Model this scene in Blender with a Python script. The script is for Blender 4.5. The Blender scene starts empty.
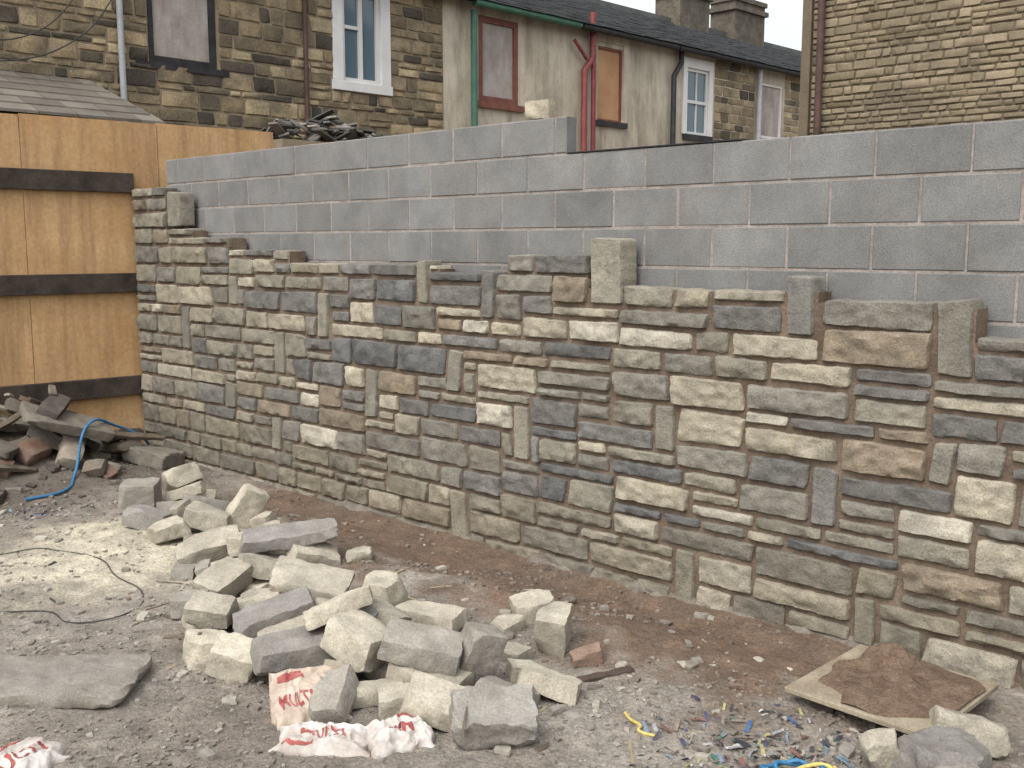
import bpy, math, random
import numpy as np
from mathutils import Vector, Matrix, noise, Euler
random.seed(7)
R=random.Random(23)
nz3=noise.noise
# ------------------------------------------------------------------ frames
WO=(2.264,4.305); WA=(-0.7333,0.680); WN=(-0.680,-0.7333)      # garden wall: origin, along, outward
FO=(-0.21,17.9); FA=(0.713,0.701); FN=(0.701,-0.713)           # terrace facade
GO=(3.12,11.0); GA=(0.7333,-0.680); GN=(-0.680,-0.7333)        # stone house on the right
KO=(-3.57,9.72); KA=(-0.755,-0.656); KN=(0.656,-0.755)         # timber fence
def P(fr,a,n,z): 
    O,A,N=fr
    return (O[0]+a*A[0]+n*N[0], O[1]+a*A[1]+n*N[1], z)
W=(WO,WA,WN); F=(FO,FA,FN); G=(GO,GA,GN); K=(KO,KA,KN)
def wall_dist(x,y): return (x-WO[0])*WN[0]+(y-WO[1])*WN[1]
def wall_s(x,y): return (x-WO[0])*WA[0]+(y-WO[1])*WA[1]
def fence_dist(x,y): return (x-KO[0])*KN[0]+(y-KO[1])*KN[1]
def smooth(a,b,x):
    t=min(1,max(0,(x-a)/(b-a))); return t*t*(3-2*t)
# ------------------------------------------------------------------ materials
def new_mat(name):
    m=bpy.data.materials.new(name); m.use_nodes=True
    nt=m.node_tree; nt.nodes.clear()
    out=nt.nodes.new('ShaderNodeOutputMaterial'); b=nt.nodes.new('ShaderNodeBsdfPrincipled')
    nt.links.new(b.outputs[0],out.inputs[0])
    return m,nt,b
def N_(nt,t,**kw):
    n=nt.nodes.new(t)
    for k,v in kw.items():
        if k in n.inputs.keys(): n.inputs[k].default_value=v
        else: setattr(n,k,v)
    return n
def surf(name,c1=(.3,.3,.3),c2=None,scale=6,rough=.9,bump=.4,bscale=60,bdist=.01,attr=False,detail=4,
         fine=.25,fscale=90,stain=None,stain_scale=1.5,stain_amt=.5,stretch=None,spec=.25,metal=0):
    m,nt,b=new_mat(name); L=nt.links.new
    tc=N_(nt,'ShaderNodeTexCoord'); co=tc.outputs['Object']
    n1=N_(nt,'ShaderNodeTexNoise',Scale=scale,Detail=detail,Roughness=.65); L(co,n1.inputs['Vector'])
    rp=N_(nt,'ShaderNodeMapRange'); rp.inputs['From Min'].default_value=.35; rp.inputs['From Max'].default_value=.65
    L(n1.outputs[0],rp.inputs[0])
    cr=N_(nt,'ShaderNodeMix',data_type='RGBA'); L(rp.outputs[0],cr.inputs[0])
    cr.inputs[6].default_value=(*c1,1); cr.inputs[7].default_value=(*(c2 or c1),1); col=cr.outputs[2]
    if attr:
        at=N_(nt,'ShaderNodeAttribute',attribute_name='Col')
        mx=N_(nt,'ShaderNodeMix',data_type='RGBA',blend_type='MULTIPLY'); mx.inputs[0].default_value=1
        L(at.outputs['Color'],mx.inputs[6]); L(col,mx.inputs[7]); col=mx.outputs[2]
    if stain:
        n3=N_(nt,'ShaderNodeTexNoise',Scale=stain_scale,Detail=5,Roughness=.7)
        if stretch:
            mp=N_(nt,'ShaderNodeMapping'); mp.inputs['Scale'].default_value=stretch; L(co,mp.inputs[0]); L(mp.outputs[0],n3.inputs['Vector'])
        else: L(co,n3.inputs['Vector'])
        r3=N_(nt,'ShaderNodeMapRange'); r3.inputs['From Min'].default_value=.45; r3.inputs['From Max'].default_value=.7
        r3.inputs['To Max'].default_value=stain_amt; L(n3.outputs[0],r3.inputs[0])
        m3=N_(nt,'ShaderNodeMix',data_type='RGBA'); L(r3.outputs[0],m3.inputs[0]); L(col,m3.inputs[6]); m3.inputs[7].default_value=(*stain,1)
        col=m3.outputs[2]
    if fine>0:
        n2=N_(nt,'ShaderNodeTexNoise',Scale=fscale,Detail=3,Roughness=.7); L(co,n2.inputs['Vector'])
        r2=N_(nt,'ShaderNodeMapRange'); r2.inputs['From Min'].default_value=.3; r2.inputs['From Max'].default_value=.7
        r2.inputs['To Min'].default_value=1-fine; r2.inputs['To Max'].default_value=1+fine; L(n2.outputs[0],r2.inputs[0])
        m2=N_(nt,'ShaderNodeMix',data_type='RGBA',blend_type='MULTIPLY'); m2.inputs[0].default_value=1
        L(col,m2.inputs[6]); L(r2.outputs[0],m2.inputs[7]); col=m2.outputs[2]
    L(col,b.inputs['Base Color']); b.inputs['Roughness'].default_value=rough
    b.inputs['Specular IOR Level'].default_value=spec; b.inputs['Metallic'].default_value=metal
    if bump>0:
        nb=N_(nt,'ShaderNodeTexNoise',Scale=bscale,Detail=4,Roughness=.7); L(co,nb.inputs['Vector'])
        bp=N_(nt,'ShaderNodeBump',Strength=bump,Distance=bdist); L(nb.outputs[0],bp.inputs['Height']); L(bp.outputs[0],b.inputs['Normal'])
    return m
M={}
M['stone']=surf('walling_stone',(.68,.67,.66),(1.2,1.18,1.13),scale=10,attr=True,bump=.8,bscale=40,bdist=.012,fine=.3,fscale=120,stain=(.08,.074,.062),stain_scale=5,stain_amt=.5)
M['mortar']=surf('wall_mortar',(.105,.076,.055),(.185,.14,.104),scale=5,bump=.8,bscale=50,bdist=.01)
M['rubble']=surf('rubble_stone',(.8,.79,.77),(1.15,1.13,1.1),scale=8,attr=True,bump=.7,bscale=40,bdist=.009,fine=.25,fscale=110,stain=(.2,.175,.14),stain_scale=5,stain_amt=.6)
M['block']=surf('concrete_block',(.82,.82,.82),(1.14,1.14,1.14),scale=3,attr=True,bump=.9,bscale=160,bdist=.004,fine=.33,fscale=170,stain=(.25,.235,.21),stain_scale=2.2,stain_amt=.3)
M['bmortar']=surf('block_mortar',(.2,.175,.155),(.33,.29,.26),scale=8,bump=.5,bscale=70)
M['ground']=surf('ground_dirt',(.74,.74,.73),(1.25,1.23,1.2),scale=6,attr=True,bump=1.0,bscale=26,bdist=.022,fine=.36,fscale=70,detail=7,stain=(.12,.1,.08),stain_scale=1.3,stain_amt=.5)
M['gravel']=surf('gravel',(.8,.8,.8),(1.15,1.15,1.15),scale=20,attr=True,bump=.3,bscale=90,fine=0)
M['ply']=surf('plywood',(.41,.245,.11),(.52,.345,.18),scale=1.2,bump=.1,bscale=40,rough=.7,fine=.14,fscale=30,stain=(.28,.165,.085),stretch=(5,5,.45),stain_amt=.85)
M['rail']=surf('dark_timber',(.03,.024,.02),(.065,.05,.04),scale=6,bump=.5,bscale=40)
M['house']=surf('old_house_stone',(.7,.7,.7),(1.25,1.2,1.1),scale=3,attr=True,bump=.6,bscale=20,bdist=.02,fine=.3,fscale=40,stain=(.05,.043,.035),stain_scale=.9,stain_amt=.75)
M['hmortar']=surf('house_mortar',(.2,.16,.11),(.28,.23,.16),scale=4,bump=.4)
M['render']=surf('cream_render',(.42,.37,.285),(.55,.495,.395),scale=1.5,bump=.3,bscale=50,stain=(.18,.15,.115),stain_scale=1.5,stretch=(1.8,1.8,.35),stain_amt=.8)
M['brick']=surf('stone_courses',(.84,.84,.84),(1.12,1.1,1.05),scale=2,attr=True,bump=.5,bscale=40,fine=.2,fscale=50)
M['gmortar']=surf('course_joint',(.12,.095,.065),(.15,.12,.085))
M['slate']=surf('roof_slate',(.8,.8,.8),(1.2,1.2,1.2),scale=3,attr=True,bump=.3,rough=.6,stain=(.09,.1,.07),stain_amt=.4)
M['white']=surf('white_paint',(.6,.6,.59),(.72,.72,.7),rough=.5,bump=.05,fine=.06,stain=(.35,.32,.28),stain_scale=3,stain_amt=.4)
M['redbrown']=surf('redbrown_paint',(.15,.06,.045),(.21,.085,.06),rough=.6,bump=.1)
M['redpipe']=surf('red_pipe_paint',(.17,.04,.04),(.23,.065,.06),rough=.5,bump=.1)
M['green']=surf('green_pipe_paint',(.05,.12,.085),(.07,.16,.11),rough=.5,bump=.1)
M['grey']=surf('grey_pipe',(.3,.31,.33),(.4,.41,.42),rough=.5,bump=.1)
M['dark']=surf('black_metal',(.02,.02,.022),(.04,.04,.042),rough=.6,bump=.1)
M['rust']=surf('brown_pipe',(.06,.035,.03),(.1,.06,.05),rough=.6,bump=.1)
M['boardg']=surf('grey_board',(.30,.26,.235),(.42,.38,.35),scale=2,bump=.1,stretch=(3,3,.6),stain=(.2,.15,.12),stain_amt=.7)
M['boardo']=surf('orange_board',(.40,.22,.11),(.5,.3,.17),scale=2,bump=.1)
M['interior']=surf('dark_interior',(.015,.015,.018),(.02,.02,.02),bump=0)
M['trash']=surf('litter',(.75,.75,.75),(1,1,1),attr=True,bump=.1,rough=.5,spec=.4)
M['hose']=surf('blue_hose',(.03,.13,.26),(.05,.17,.32),rough=.5,bump=.05)
M['yellow']=surf('yellow_hose',(.45,.36,.1),(.55,.43,.14),rough=.5,bump=.05)
M['cable']=surf('black_cable',(.03,.03,.03),(.05,.05,.05),rough=.5,bump=0)
M['board']=surf('mixing_board',(.23,.195,.14),(.32,.275,.2),scale=4,bump=.2,stain=(.16,.115,.08),stain_scale=3,stain_amt=.85)
M['soil']=surf('wet_mortar',(.12,.08,.055),(.2,.14,.1),scale=10,bump=1,bscale=60,bdist=.02,fine=.4)
M['paper']=surf('bag_paper',(.36,.28,.21),(.5,.43,.36),scale=5,bump=.4,bscale=25,rough=.8,fine=.1,stain=(.22,.17,.13),stain_scale=6,stain_amt=.6)
M['paperw']=surf('bag_paper_white',(.40,.36,.32),(.54,.51,.48),scale=5,bump=.4,bscale=25,rough=.8,fine=.1,stain=(.26,.2,.16),stain_scale=6,stain_amt=.75)
M['redink']=surf('red_ink',(.26,.05,.045),(.34,.09,.08),scale=9,rough=.7,bump=.2,stain=(.36,.28,.24),stain_scale=14,stain_amt=.35)
m,nt,b=new_mat('window_glass'); b.inputs['Base Color'].default_value=(.10,.15,.18,1); b.inputs['Roughness'].default_value=.08; b.inputs['Specular IOR Level'].default_value=.8; M['glass']=m
# ------------------------------------------------------------------ mesh builder
class MB:
    def __init__(s): s.v=[];s.f=[];s.c=[]
    def add(s,vs,fs,col=(1,1,1)):
        o=len(s.v); s.v.extend(vs); s.f.extend([tuple(o+i for i in f) for f in fs]); s.c.extend([col]*len(vs))
    def box(s,fr,a0,a1,n0,n1,z0,z1,col=(1,1,1)):
        vs=[P(fr,a,n,z) for a in(a0,a1) for n in(n0,n1) for z in(z0,z1)]
        s.add(vs,[(0,1,3,2),(4,6,7,5),(0,4,5,1),(2,3,7,6),(0,2,6,4),(1,5,7,3)],col)
    def obj(s,name,mat,parent=None,smooth=None,recalc=True,bevel=0):
        me=bpy.data.meshes.new(name); me.from_pydata(s.v,[],s.f); me.update()
        ca=me.color_attributes.new('Col','FLOAT_COLOR','POINT')
        arr=np.ones((len(s.v),4),dtype=np.float32); arr[:,:3]=np.array(s.c,dtype=np.float32).reshape(-1,3); ca.data.foreach_set('color',arr.ravel())
        if recalc:
            import bmesh
            bm=bmesh.new(); bm.from_mesh(me); bmesh.ops.recalc_face_normals(bm,faces=bm.faces); bm.to_mesh(me); bm.free()
        me.materials.append(mat)
        if smooth is not None:
            me.polygons.foreach_set('use_smooth',[True]*len(me.polygons))
            if smooth>0: me.set_sharp_from_angle(angle=math.radians(smooth))
        ob=bpy.data.objects.new(name,me); bpy.context.scene.collection.objects.link(ob)
        if parent: ob.parent=parent
        if bevel: 
            md=ob.modifiers.new('bev','BEVEL'); md.width=bevel; md.segments=2; md.limit_method='ANGLE'
        return ob
def empty(name):
    e=bpy.data.objects.new(name,None); bpy.context.scene.collection.objects.link(e); return e
def tube(name,pts,r,mat,parent=None,smoothc=False):
    cu=bpy.data.curves.new(name,'CURVE'); cu.dimensions='3D'; cu.bevel_depth=r; cu.bevel_resolution=3; cu.use_fill_caps=True
    if smoothc:
        sp=cu.splines.new('BEZIER'); sp.bezier_points.add(len(pts)-1)
        for bp,p in zip(sp.bezier_points,pts): bp.co=p; bp.handle_left_type=bp.handle_right_type='AUTO'
    else:
        sp=cu.splines.new('POLY'); sp.points.add(len(pts)-1)
        for bp,p in zip(sp.points,pts): bp.co=(*p,1)
    cu.materials.append(mat)
    ob=bpy.data.objects.new(name,cu); bpy.context.scene.collection.objects.link(ob)
    if parent: ob.parent=parent
    return ob
def cells(rect,holes):
    a0,a1,z0,z1=rect
    xs=sorted(set([a0,a1]+[max(a0,min(a1,v)) for h in holes for v in h[:2]])); out=[]
    for i in range(len(xs)-1):
        xa,xb=xs[i],xs[i+1]
        if xb-xa<1e-6: continue
        hs=sorted([(h[2],h[3]) for h in holes if h[0]<=xa+1e-6 and h[1]>=xb-1e-6]); z=z0
        for h0,h1 in hs:
            if h0>z: out.append((xa,xb,z,h0))
            z=max(z,h1)
        if z<z1: out.append((xa,xb,z,z1))
    return out
# ------------------------------------------------------------------ stonework packing
def pack(a0,a1,z0,z1,u,mask,fixed,hs,ls,rng,match=.55):
    nx=int(round((a1-a0)/u)); nzz=int(round((z1-z0)/u))
    idg=np.zeros((nzz,nx),dtype=int)
    for j in range(nzz):
        for i in range(nx):
            if not mask(a0+(i+.5)*u,z0+(j+.5)*u): idg[j,i]=-1
    res=[];tops={};k=1
    for (fa,fb,fz0,fz1) in fixed:
        i0,i1=int(round((fa-a0)/u)),int(round((fb-a0)/u)); j0,j1=int(round((fz0-z0)/u)),int(round((fz1-z0)/u))
        j0=max(0,j0); i0=max(0,i0)
        idg[j0:j1,i0:i1]=k; tops[k]=j1; k+=1; res.append((a0+i0*u,a0+i1*u,z0+j0*u,z0+j1*u,True))
    lmin,lmax=ls;hmax=max(hs);hmin=min(hs)
    for j in range(nzz):
        i=0
        while i<nx:
            if idg[j,i]!=0: i+=1; continue
            run=0
            while i+run<nx and idg[j,i+run]==0 and run<lmax*2+2: run+=1
            L=rng.randint(lmin,lmax)
            if rng.random()<.25: L=rng.randint(lmin,(lmin+lmax)//2)
            if run<=lmin*2: L=run
            elif L>run-lmin: L=run if run<=lmax else run-lmin
            if j>0 and L<run and i+L<nx and idg[j-1,i+L-1]!=idg[j-1,i+L]:
                if L+2<=run-lmin: L+=2
                elif L-2>=lmin: L-=2
            av=0
            while j+av<nzz and av<hmax*2 and (idg[j+av,i:i+L]==0).all(): av+=1
            h=rng.choice(hs)
            cand=[]
            if i>0 and idg[j,i-1]>0: cand.append(tops[idg[j,i-1]]-j)
            if i+L<nx and idg[j,i+L]>0: cand.append(tops[idg[j,i+L]]-j)
            cand=[c for c in cand if hmin<=c<=hmax+1]
            if cand and (rng.random()<match or L<lmin+2): h=rng.choice(cand)
            for c in cand:
                if abs(h-c)<hmin: h=c if rng.random()<.85 else h
            if av<=hmin+2: h=av
            elif av<=hmax and rng.random()<.75: h=av
            elif av-h<hmin: h=max(1,av-hmin)
            h=max(1,min(h,av))
            idg[j:j+h,i:i+L]=k; tops[k]=j+h; k+=1
            res.append((a0+i*u,a0+(i+L)*u,z0+j*u,z0+(j+h)*u,False)); i+=L
    return res
def stone(mb,fr,a0,a1,z0,z1,gap,prot,depth,res,col,seed,flat=False,rough=1.0):
    flip=(fr[1][1]*fr[2][0]-fr[1][0]*fr[2][1])<0
    g=gap/2; rr=random.Random(seed)
    a0+=g*rr.uniform(.5,1.6);a1-=g*rr.uniform(.5,1.6);z0+=g*rr.uniform(.6,1.4);z1-=g*rr.uniform(.6,1.4)
    if a1-a0<.012 or z1-z0<.012: return
    nx=max(3,int((a1-a0)/res)); ny=max(3,int((z1-z0)/res))
    def par(n,half):
        e=min(.3,.008/half)
        return [-1,-1]+[-1+e+(2-2*e)*i/(n-1) for i in range(n)]+[1,1]
    ca,cz=(a0+a1)/2,(z0+z1)/2; ha,hz=(a1-a0)/2,(z1-z0)/2
    us=par(nx,ha); vs_=par(ny,hz)
    sk=[rr.uniform(-1,1)*min(.012,hz*.14) for _ in range(4)]
    planes=[(rr.uniform(.75,1.15),rr.uniform(-.35,.35),rr.uniform(-.45,.45)) for _ in range(3)]+[(1.45,1.3*rr.uniform(.5,1),rr.uniform(-.3,.3)),(1.45,-1.3*rr.uniform(.5,1),rr.uniform(-.3,.3)),(1.2,rr.uniform(-.3,.3),.8*rr.uniform(.5,1)),(1.25,rr.uniform(-.3,.3),-.8*rr.uniform(.4,1))]
    V=[]
    nu,nv=len(us),len(vs_)
    for iv,v in enumerate(vs_):
        for iu,u in enumerate(us):
            out=(iu in(0,nu-1) or iv in(0,nv-1)); rim=(iu in(1,nu-2) or iv in(1,nv-2))
            r=1
            if abs(u)>.6 and abs(v)>.6: r=max(1,(abs(u)**14+abs(v)**14)**(1/14.))
            x=ca+ha*u/r; z=cz+hz*v/r
            x+=sk[0]*v*abs(u)+sk[3]*.6*v; z+=(sk[1]+sk[2]*u)*(1 if v>0 else -.5)*abs(v)*.7
            x+=(nz3((x*16+seed*3.1,z*16,seed))*.006+nz3((x*50+seed*3.1,z*50,seed))*.003)*rough*(1 if u>0 else -1)*abs(u); z+=(nz3((x*13,z*13+seed*1.7,5+seed))*.006+nz3((x*45,z*45,5+seed))*.003)*rough*abs(v)
            if out: n=-depth
            elif rim: n=.003+.003*nz3((x*20,z*20,seed))
            else:
                q2=nz3((x*16+seed,z*22,seed*.3)); q3=nz3((x*50,z*60,seed))
                if flat: n=.012+prot*.2+.003*q2+.002*q3
                else: n=.006+prot*min(p_[0]+p_[1]*u+p_[2]*v for p_ in planes)*(1+.35*q2*rough)+.008*q2*rough+.0045*q3*rough
                n=max(n,.006)
            V.append(P(fr,x,n,z))
    fs=[]
    for iv in range(nv-1):
        for iu in range(nu-1):
            a=iv*nu+iu; f=(a,a+1,a+nu+1,a+nu)
            fs.append(f[::-1] if flip else f)
    mb.add(V,fs,col)
PAL=[((.16,.157,.147),19),((.2,.191,.165),24),((.24,.224,.182),24),((.3,.272,.215),19),((.385,.35,.28),12),((.128,.13,.13),11),((.23,.19,.145),5),((.46,.43,.365),6)]
def pick(pal,rng,var=.12):
    t=rng.random()*sum(w for _,w in pal)
    for c,w in pal:
        t-=w
        if t<=0: break
    k=1+rng.uniform(-var,var); return tuple(max(.01,x*k) for x in c)
# ------------------------------------------------------------------ main rough stone wall
def top(s):
    for lim,z in ((.30,1.55),(1.05,1.70),(1.23,1.75),(2.23,1.735),(2.48,1.85),(3.13,1.89),(3.75,1.775),(4.76,1.82),(5.44,1.815),(6.26,1.93),(6.86,2.03),(7.3,2.10),(7.9,2.465)):
        if s<lim: return z
    return 2.465
fixed=[(2.23,2.47,1.61,2.01),(1.05,1.22,1.49,1.81),(.31,.47,1.34,1.72),(3.22,3.35,1.48,1.79),(3.84,3.97,1.56,1.85),(4.94,5.10,1.26,1.61),(5.52,5.67,.93,1.28),(4.39,4.54,.70,1.07),(3.53,3.67,.98,1.27),(2.93,3.08,.60,.96),(1.86,1.99,.79,1.08),(6.94,7.1,1.03,1.42),(.35,.48,.84,1.07),(.9,1.04,.55,.87),(3.48,3.65,-.05,.33),(.67,.81,0,.25),(1.7,1.84,-.05,.28),(6.18,6.32,1.46,1.7),(5.6,5.74,.31,.58),(7.02,7.28,2.10,2.42),(6.26,6.42,.57,.81),(-.05,.07,.72,.93),(-.6,-.45,1.1,1.4),(-1.1,-.98,.4,.7)]
U=.025
stones=pack(-1.5,7.9,-.1,2.475,U,lambda a,z:z<top(a),fixed,[3,5,5,6,6,7,7],(9,24),R,match=.66)
wall=empty('stone_garden_wall')
mb=MB()
for i,(a0,a1,z0,z1,fx) in enumerate(stones):
    near=(a0+a1)/2
    col=pick(PAL,R); zz=(z0+z1)/2
    if fx: col=pick([((.22,.21,.175),3),((.26,.245,.2),2),((.18,.175,.16),2)],R)
    if near>5.5 and zz>.4: col=tuple(c*.8+t*.2 for c,t in zip(col,(.215,.2,.16)))
    if zz<.4: col=tuple(c*.45+t*.55 for c,t in zip(col,(.19,.168,.125)))
    stone(mb,W,a0,a1,z0,z1,.024,R.uniform(.010,.030) ,.13,.013 if near<3.5 else .02,col,i+1,flat=fx)
mb.obj('facing_stones',M['stone'],wall,smooth=38,recalc=False)
mb=MB()
segs=[-1.5,.30,1.05,1.23,2.23,2.49,3.13,3.75,4.76,5.44,6.26,6.86,7.3,7.9]
for a,b_ in zip(segs[:-1],segs[1:]):
    t=top((a+b_)/2)-.03
    if 2.2<a<2.4: t=1.7
    nA=max(2,int((b_-a)/.03)); nB=int((t+.2)/.03); V=[];fs=[]
    for j in range(nB+1):
        for i in range(nA+1):
            aa=a+(b_-a)*i/nA; z=-.2+(t+.2)*j/nB
            V.append(P(W,aa,-.006+.006*nz3((aa*9,z*9,3)),z))
    for j in range(nB):
        for i in range(nA): o=j*(nA+1)+i; fs.append((o,o+nA+1,o+nA+2,o+1))
    mb.add(V,fs); mb.box(W,a,b_,-.15,-.014,-.2,t)
mb.obj('mortar_bed',M['mortar'],wall,recalc=False)
mb=MB(); n=200; V=[];fs=[]
for i in range(n+1):
    a=-1.5+9.4*i/n; w=.02+.08*nz3((a*1.3,3,1))+.06*nz3((a*5,3,1)); zt=-.03+.04*nz3((a*2,1,7))+.03*nz3((a*9,1,7))
    V+= [P(W,a,-.01,zt+.05),P(W,a,.015+max(0,w)*.5,zt+.02+.02*nz3((a*17,5,5))),P(W,a,.03+max(0,w),zt),P(W,a,.08+max(0,w),-.12)]
for i in range(n):
    o=i*4; 
    for q_ in range(3): fs.append((o+q_,o+4+q_,o+5+q_,o+1+q_))
mb.add(V,fs); mb.obj('footing',surf('footing_concrete',(.12,.098,.078),(.21,.19,.16),bump=.9,scale=8),wall,smooth=0)
# ------------------------------------------------------------------ block wall
bw=empty('concrete_block_wall'); mb=MB()
def blk(a0,a1,z0,z1,seed):
    rr=random.Random(seed); k=rr.uniform(.88,1.12); col=(.178*k,.179*k,.175*k); b=.006
    j=rr.uniform(-.003,.003)
    a0+=.005;a1-=.005;z0+=.005;z1-=.005
    V=[];
    for (n,i) in ((-.275,0),(-.18-b+j,0),(-.18+j,b)):
        V+=[P(W,a0+i,n,z0+i),P(W,a1-i,n,z0+i),P(W,a1-i,n,z1-i),P(W,a0+i,n,z1-i)]
    fs=[(3,2,1,0)]
    for r_ in (0,4):
        for q in range(4): fs.append((r_+q,r_+(q+1)%4,r_+4+(q+1)%4,r_+4+q))
    fs.append((8,9,10,11)); mb.add(V,fs,col)
sd=0
for r_ in range(0,11):
    z1=2.725-.225*r_; z0=z1-.225
    lo=2.80 if r_==0 else -1.6; hi=7.6
    off=.42 if (r_%2==1) else .195
    a=off-.45*6
    while a<hi:
        aa=max(lo,a);bb=min(hi,a+.45)
        if bb-aa>.06: sd+=1; blk(aa,bb,z0,z1,sd)
        a+=.45
mb.obj('blocks',M['block'],bw)
mb=MB(); mb.box(W,-1.6,7.59,-.27,-.185,.2,2.495); mb.box(W,2.81,7.59,-.27,-.185,2.495,2.722)
mb.obj('mortar_joints',M['bmortar'],bw)
# ------------------------------------------------------------------ ground
def gh(x,y):
    h=.035*nz3((x*.7,y*.7,1))+.020*nz3((x*2.6,y*2.6,4))+.014*nz3((x*7,y*7,9))+.009*nz3((x*20,y*20,2))
    w=wall_dist(x,y); s=wall_s(x,y)
    if w>-.3:
        k=smooth(0,.2,w); h*=.3+.7*k
        h-=.03*math.exp(-((w-.3)/.22)**2)*smooth(7,6,s)
        h+=.09*math.exp(-((w-.85)/.33)**2)*smooth(6.2,5,s)*smooth(.6,1.5,s)*(.6+1.0*nz3((x*1.7,y*1.7,8)))
    f=fence_dist(x,y)
    if s>6: h+=.36*math.exp(-((f)/.75)**2)*smooth(.1,1.2,w)*(1+.5*nz3((x*2,y*2,3)))
    h+=.05*math.exp(-((x+2.65)**2+(y-6.5)**2)/.4)
    return h
xs=list(np.arange(-7,4.0,.027)); ys=list(np.arange(2.2,10.6,.027))
ext=[.3,.8,2,5,12,30,80,200,400]
xs=[xs[0]-e for e in ext[::-1]]+xs+[xs[-1]+e for e in ext]; ys=[ys[0]-e for e in ext[::-1]]+ys+[ys[-1]+e for e in ext]
def gcol(x,y):
    w=wall_dist(x,y); s=wall_s(x,y)
    a=nz3((x*.9,y*.9,21)); b=nz3((x*2.7,y*2.7,31)); c=nz3((x*9,y*9,41))
    t=min(1,max(0,.5+.8*a+.6*b+.3*c))
    col=np.array((.168,.145,.122))*(1-t)+np.array((.275,.25,.217))*t
    so=smooth(1.25,.7,w+.35*b+.25*c)*smooth(6.3,5.4,s)*smooth(.1,1.0,s+.3*b)
    col=col*(1-so)+np.array((.135,.094,.068))*so
    d=math.hypot((x+2.45)/1.0,(y-6.3)/.9); sa=smooth(1.25,.4,d+.4*b+.3*c)
    col=col*(1-sa)+np.array((.46,.42,.335))*sa
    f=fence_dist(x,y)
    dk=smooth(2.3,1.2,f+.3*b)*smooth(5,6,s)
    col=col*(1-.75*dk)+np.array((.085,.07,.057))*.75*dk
    return tuple(col)
V=[];C=[]
for y in ys:
    for x in xs:
        near=-7.5<x<4.5 and 1.5<y<11.2
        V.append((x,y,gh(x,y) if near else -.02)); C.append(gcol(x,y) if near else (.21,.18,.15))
nx=len(xs); fs=[(j*nx+i,j*nx+i+1,(j+1)*nx+i+1,(j+1)*nx+i) for j in range(len(ys)-1) for i in range(nx-1)]
mb=MB(); mb.v=V; mb.f=fs; mb.c=C; mb.obj('ground',M['ground'],smooth=0,recalc=False)
# ------------------------------------------------------------------ rocks
def rock(L,Wd,H,seed,res=.03,rough=.0042,jit=.12,rnd=26,chips=5):
    rr=random.Random(seed); n=[max(2,int(d/res)) for d in (L,Wd,H)]
    cor={}
    for a in(-1,1):
        for b in(-1,1):
            for c in(-1,1): cor[(a,b,c)]=(a*L/2*(1+rr.uniform(-jit,jit*.4)),b*Wd/2*(1+rr.uniform(-jit*1.6,jit*.4)),c*H/2*(1+rr.uniform(-jit*1.3,jit*.4)))
    cuts=[]
    for _ in range(chips):
        nv=Vector((rr.choice((-1,1))*rr.uniform(.1,1),rr.choice((-1,1))*rr.uniform(.1,1),rr.choice((-1,1))*rr.uniform(.1,1))).normalized()
        sup=abs(nv.x)+abs(nv.y)+abs(nv.z); cuts.append((nv,sup*rr.uniform(.72,.95)))
    idx={};V=[];fs=[]
    def vid(i,j,k):
        key=(i,j,k)
        if key in idx: return idx[key]
        p=[2*i/n[0]-1,2*j/n[1]-1,2*k/n[2]-1]
        r=sum(abs(q)**rnd for q in p)**(1/rnd); q=Vector([t/max(r,1) for t in p])
        for nv,d in cuts:
            t=q.dot(nv)-d
            if t>0: q-=nv*t
        x=y=z=0
        for (a,b,c),cc in cor.items():
            w=(1+a*q[0])*(1+b*q[1])*(1+c*q[2])/8; x+=w*cc[0];y+=w*cc[1];z+=w*cc[2]
        d=noise.noise_vector((x*8+seed*7.3,y*8,z*8))*rough*2+noise.noise_vector((x*22+seed,y*22,z*22+3))*rough*1.3+noise.noise_vector((x*60+seed,y*60,z*60+3))*rough*.5
        idx[key]=len(V); V.append((x+d.x,y+d.y,z+d.z)); return idx[key]
    for i in range(n[0]):
        for j in range(n[1]):
            fs.append((vid(i,j,0),vid(i,j+1,0),vid(i+1,j+1,0),vid(i+1,j,0)))
            fs.append((vid(i,j,n[2]),vid(i+1,j,n[2]),vid(i+1,j+1,n[2]),vid(i,j+1,n[2])))
    for i in range(n[0]):
        for k in range(n[2]):
            fs.append((vid(i,0,k),vid(i+1,0,k),vid(i+1,0,k+1),vid(i,0,k+1)))
            fs.append((vid(i,n[1],k),vid(i,n[1],k+1),vid(i+1,n[1],k+1),vid(i+1,n[1],k)))
    for j in range(n[1]):
        for k in range(n[2]):
            fs.append((vid(0,j,k),vid(0,j,k+1),vid(0,j+1,k+1),vid(0,j+1,k)))
            fs.append((vid(n[0],j,k),vid(n[0],j+1,k),vid(n[0],j+1,k+1),vid(n[0],j,k+1)))
    return V,fs
HX0,HY0,HR=-5.4,3.0,.02; HNX,HNY=420,370
HM=np.array([[gh(HX0+i*HR,HY0+j*HR) for i in range(0,HNX)] for j in range(0,HNY)])
def hm(x,y):
    i=int((x-HX0)/HR); j=int((y-HY0)/HR)
    if 0<=i<HNX and 0<=j<HNY: return HM[j,i]
    return gh(x,y)
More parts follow.
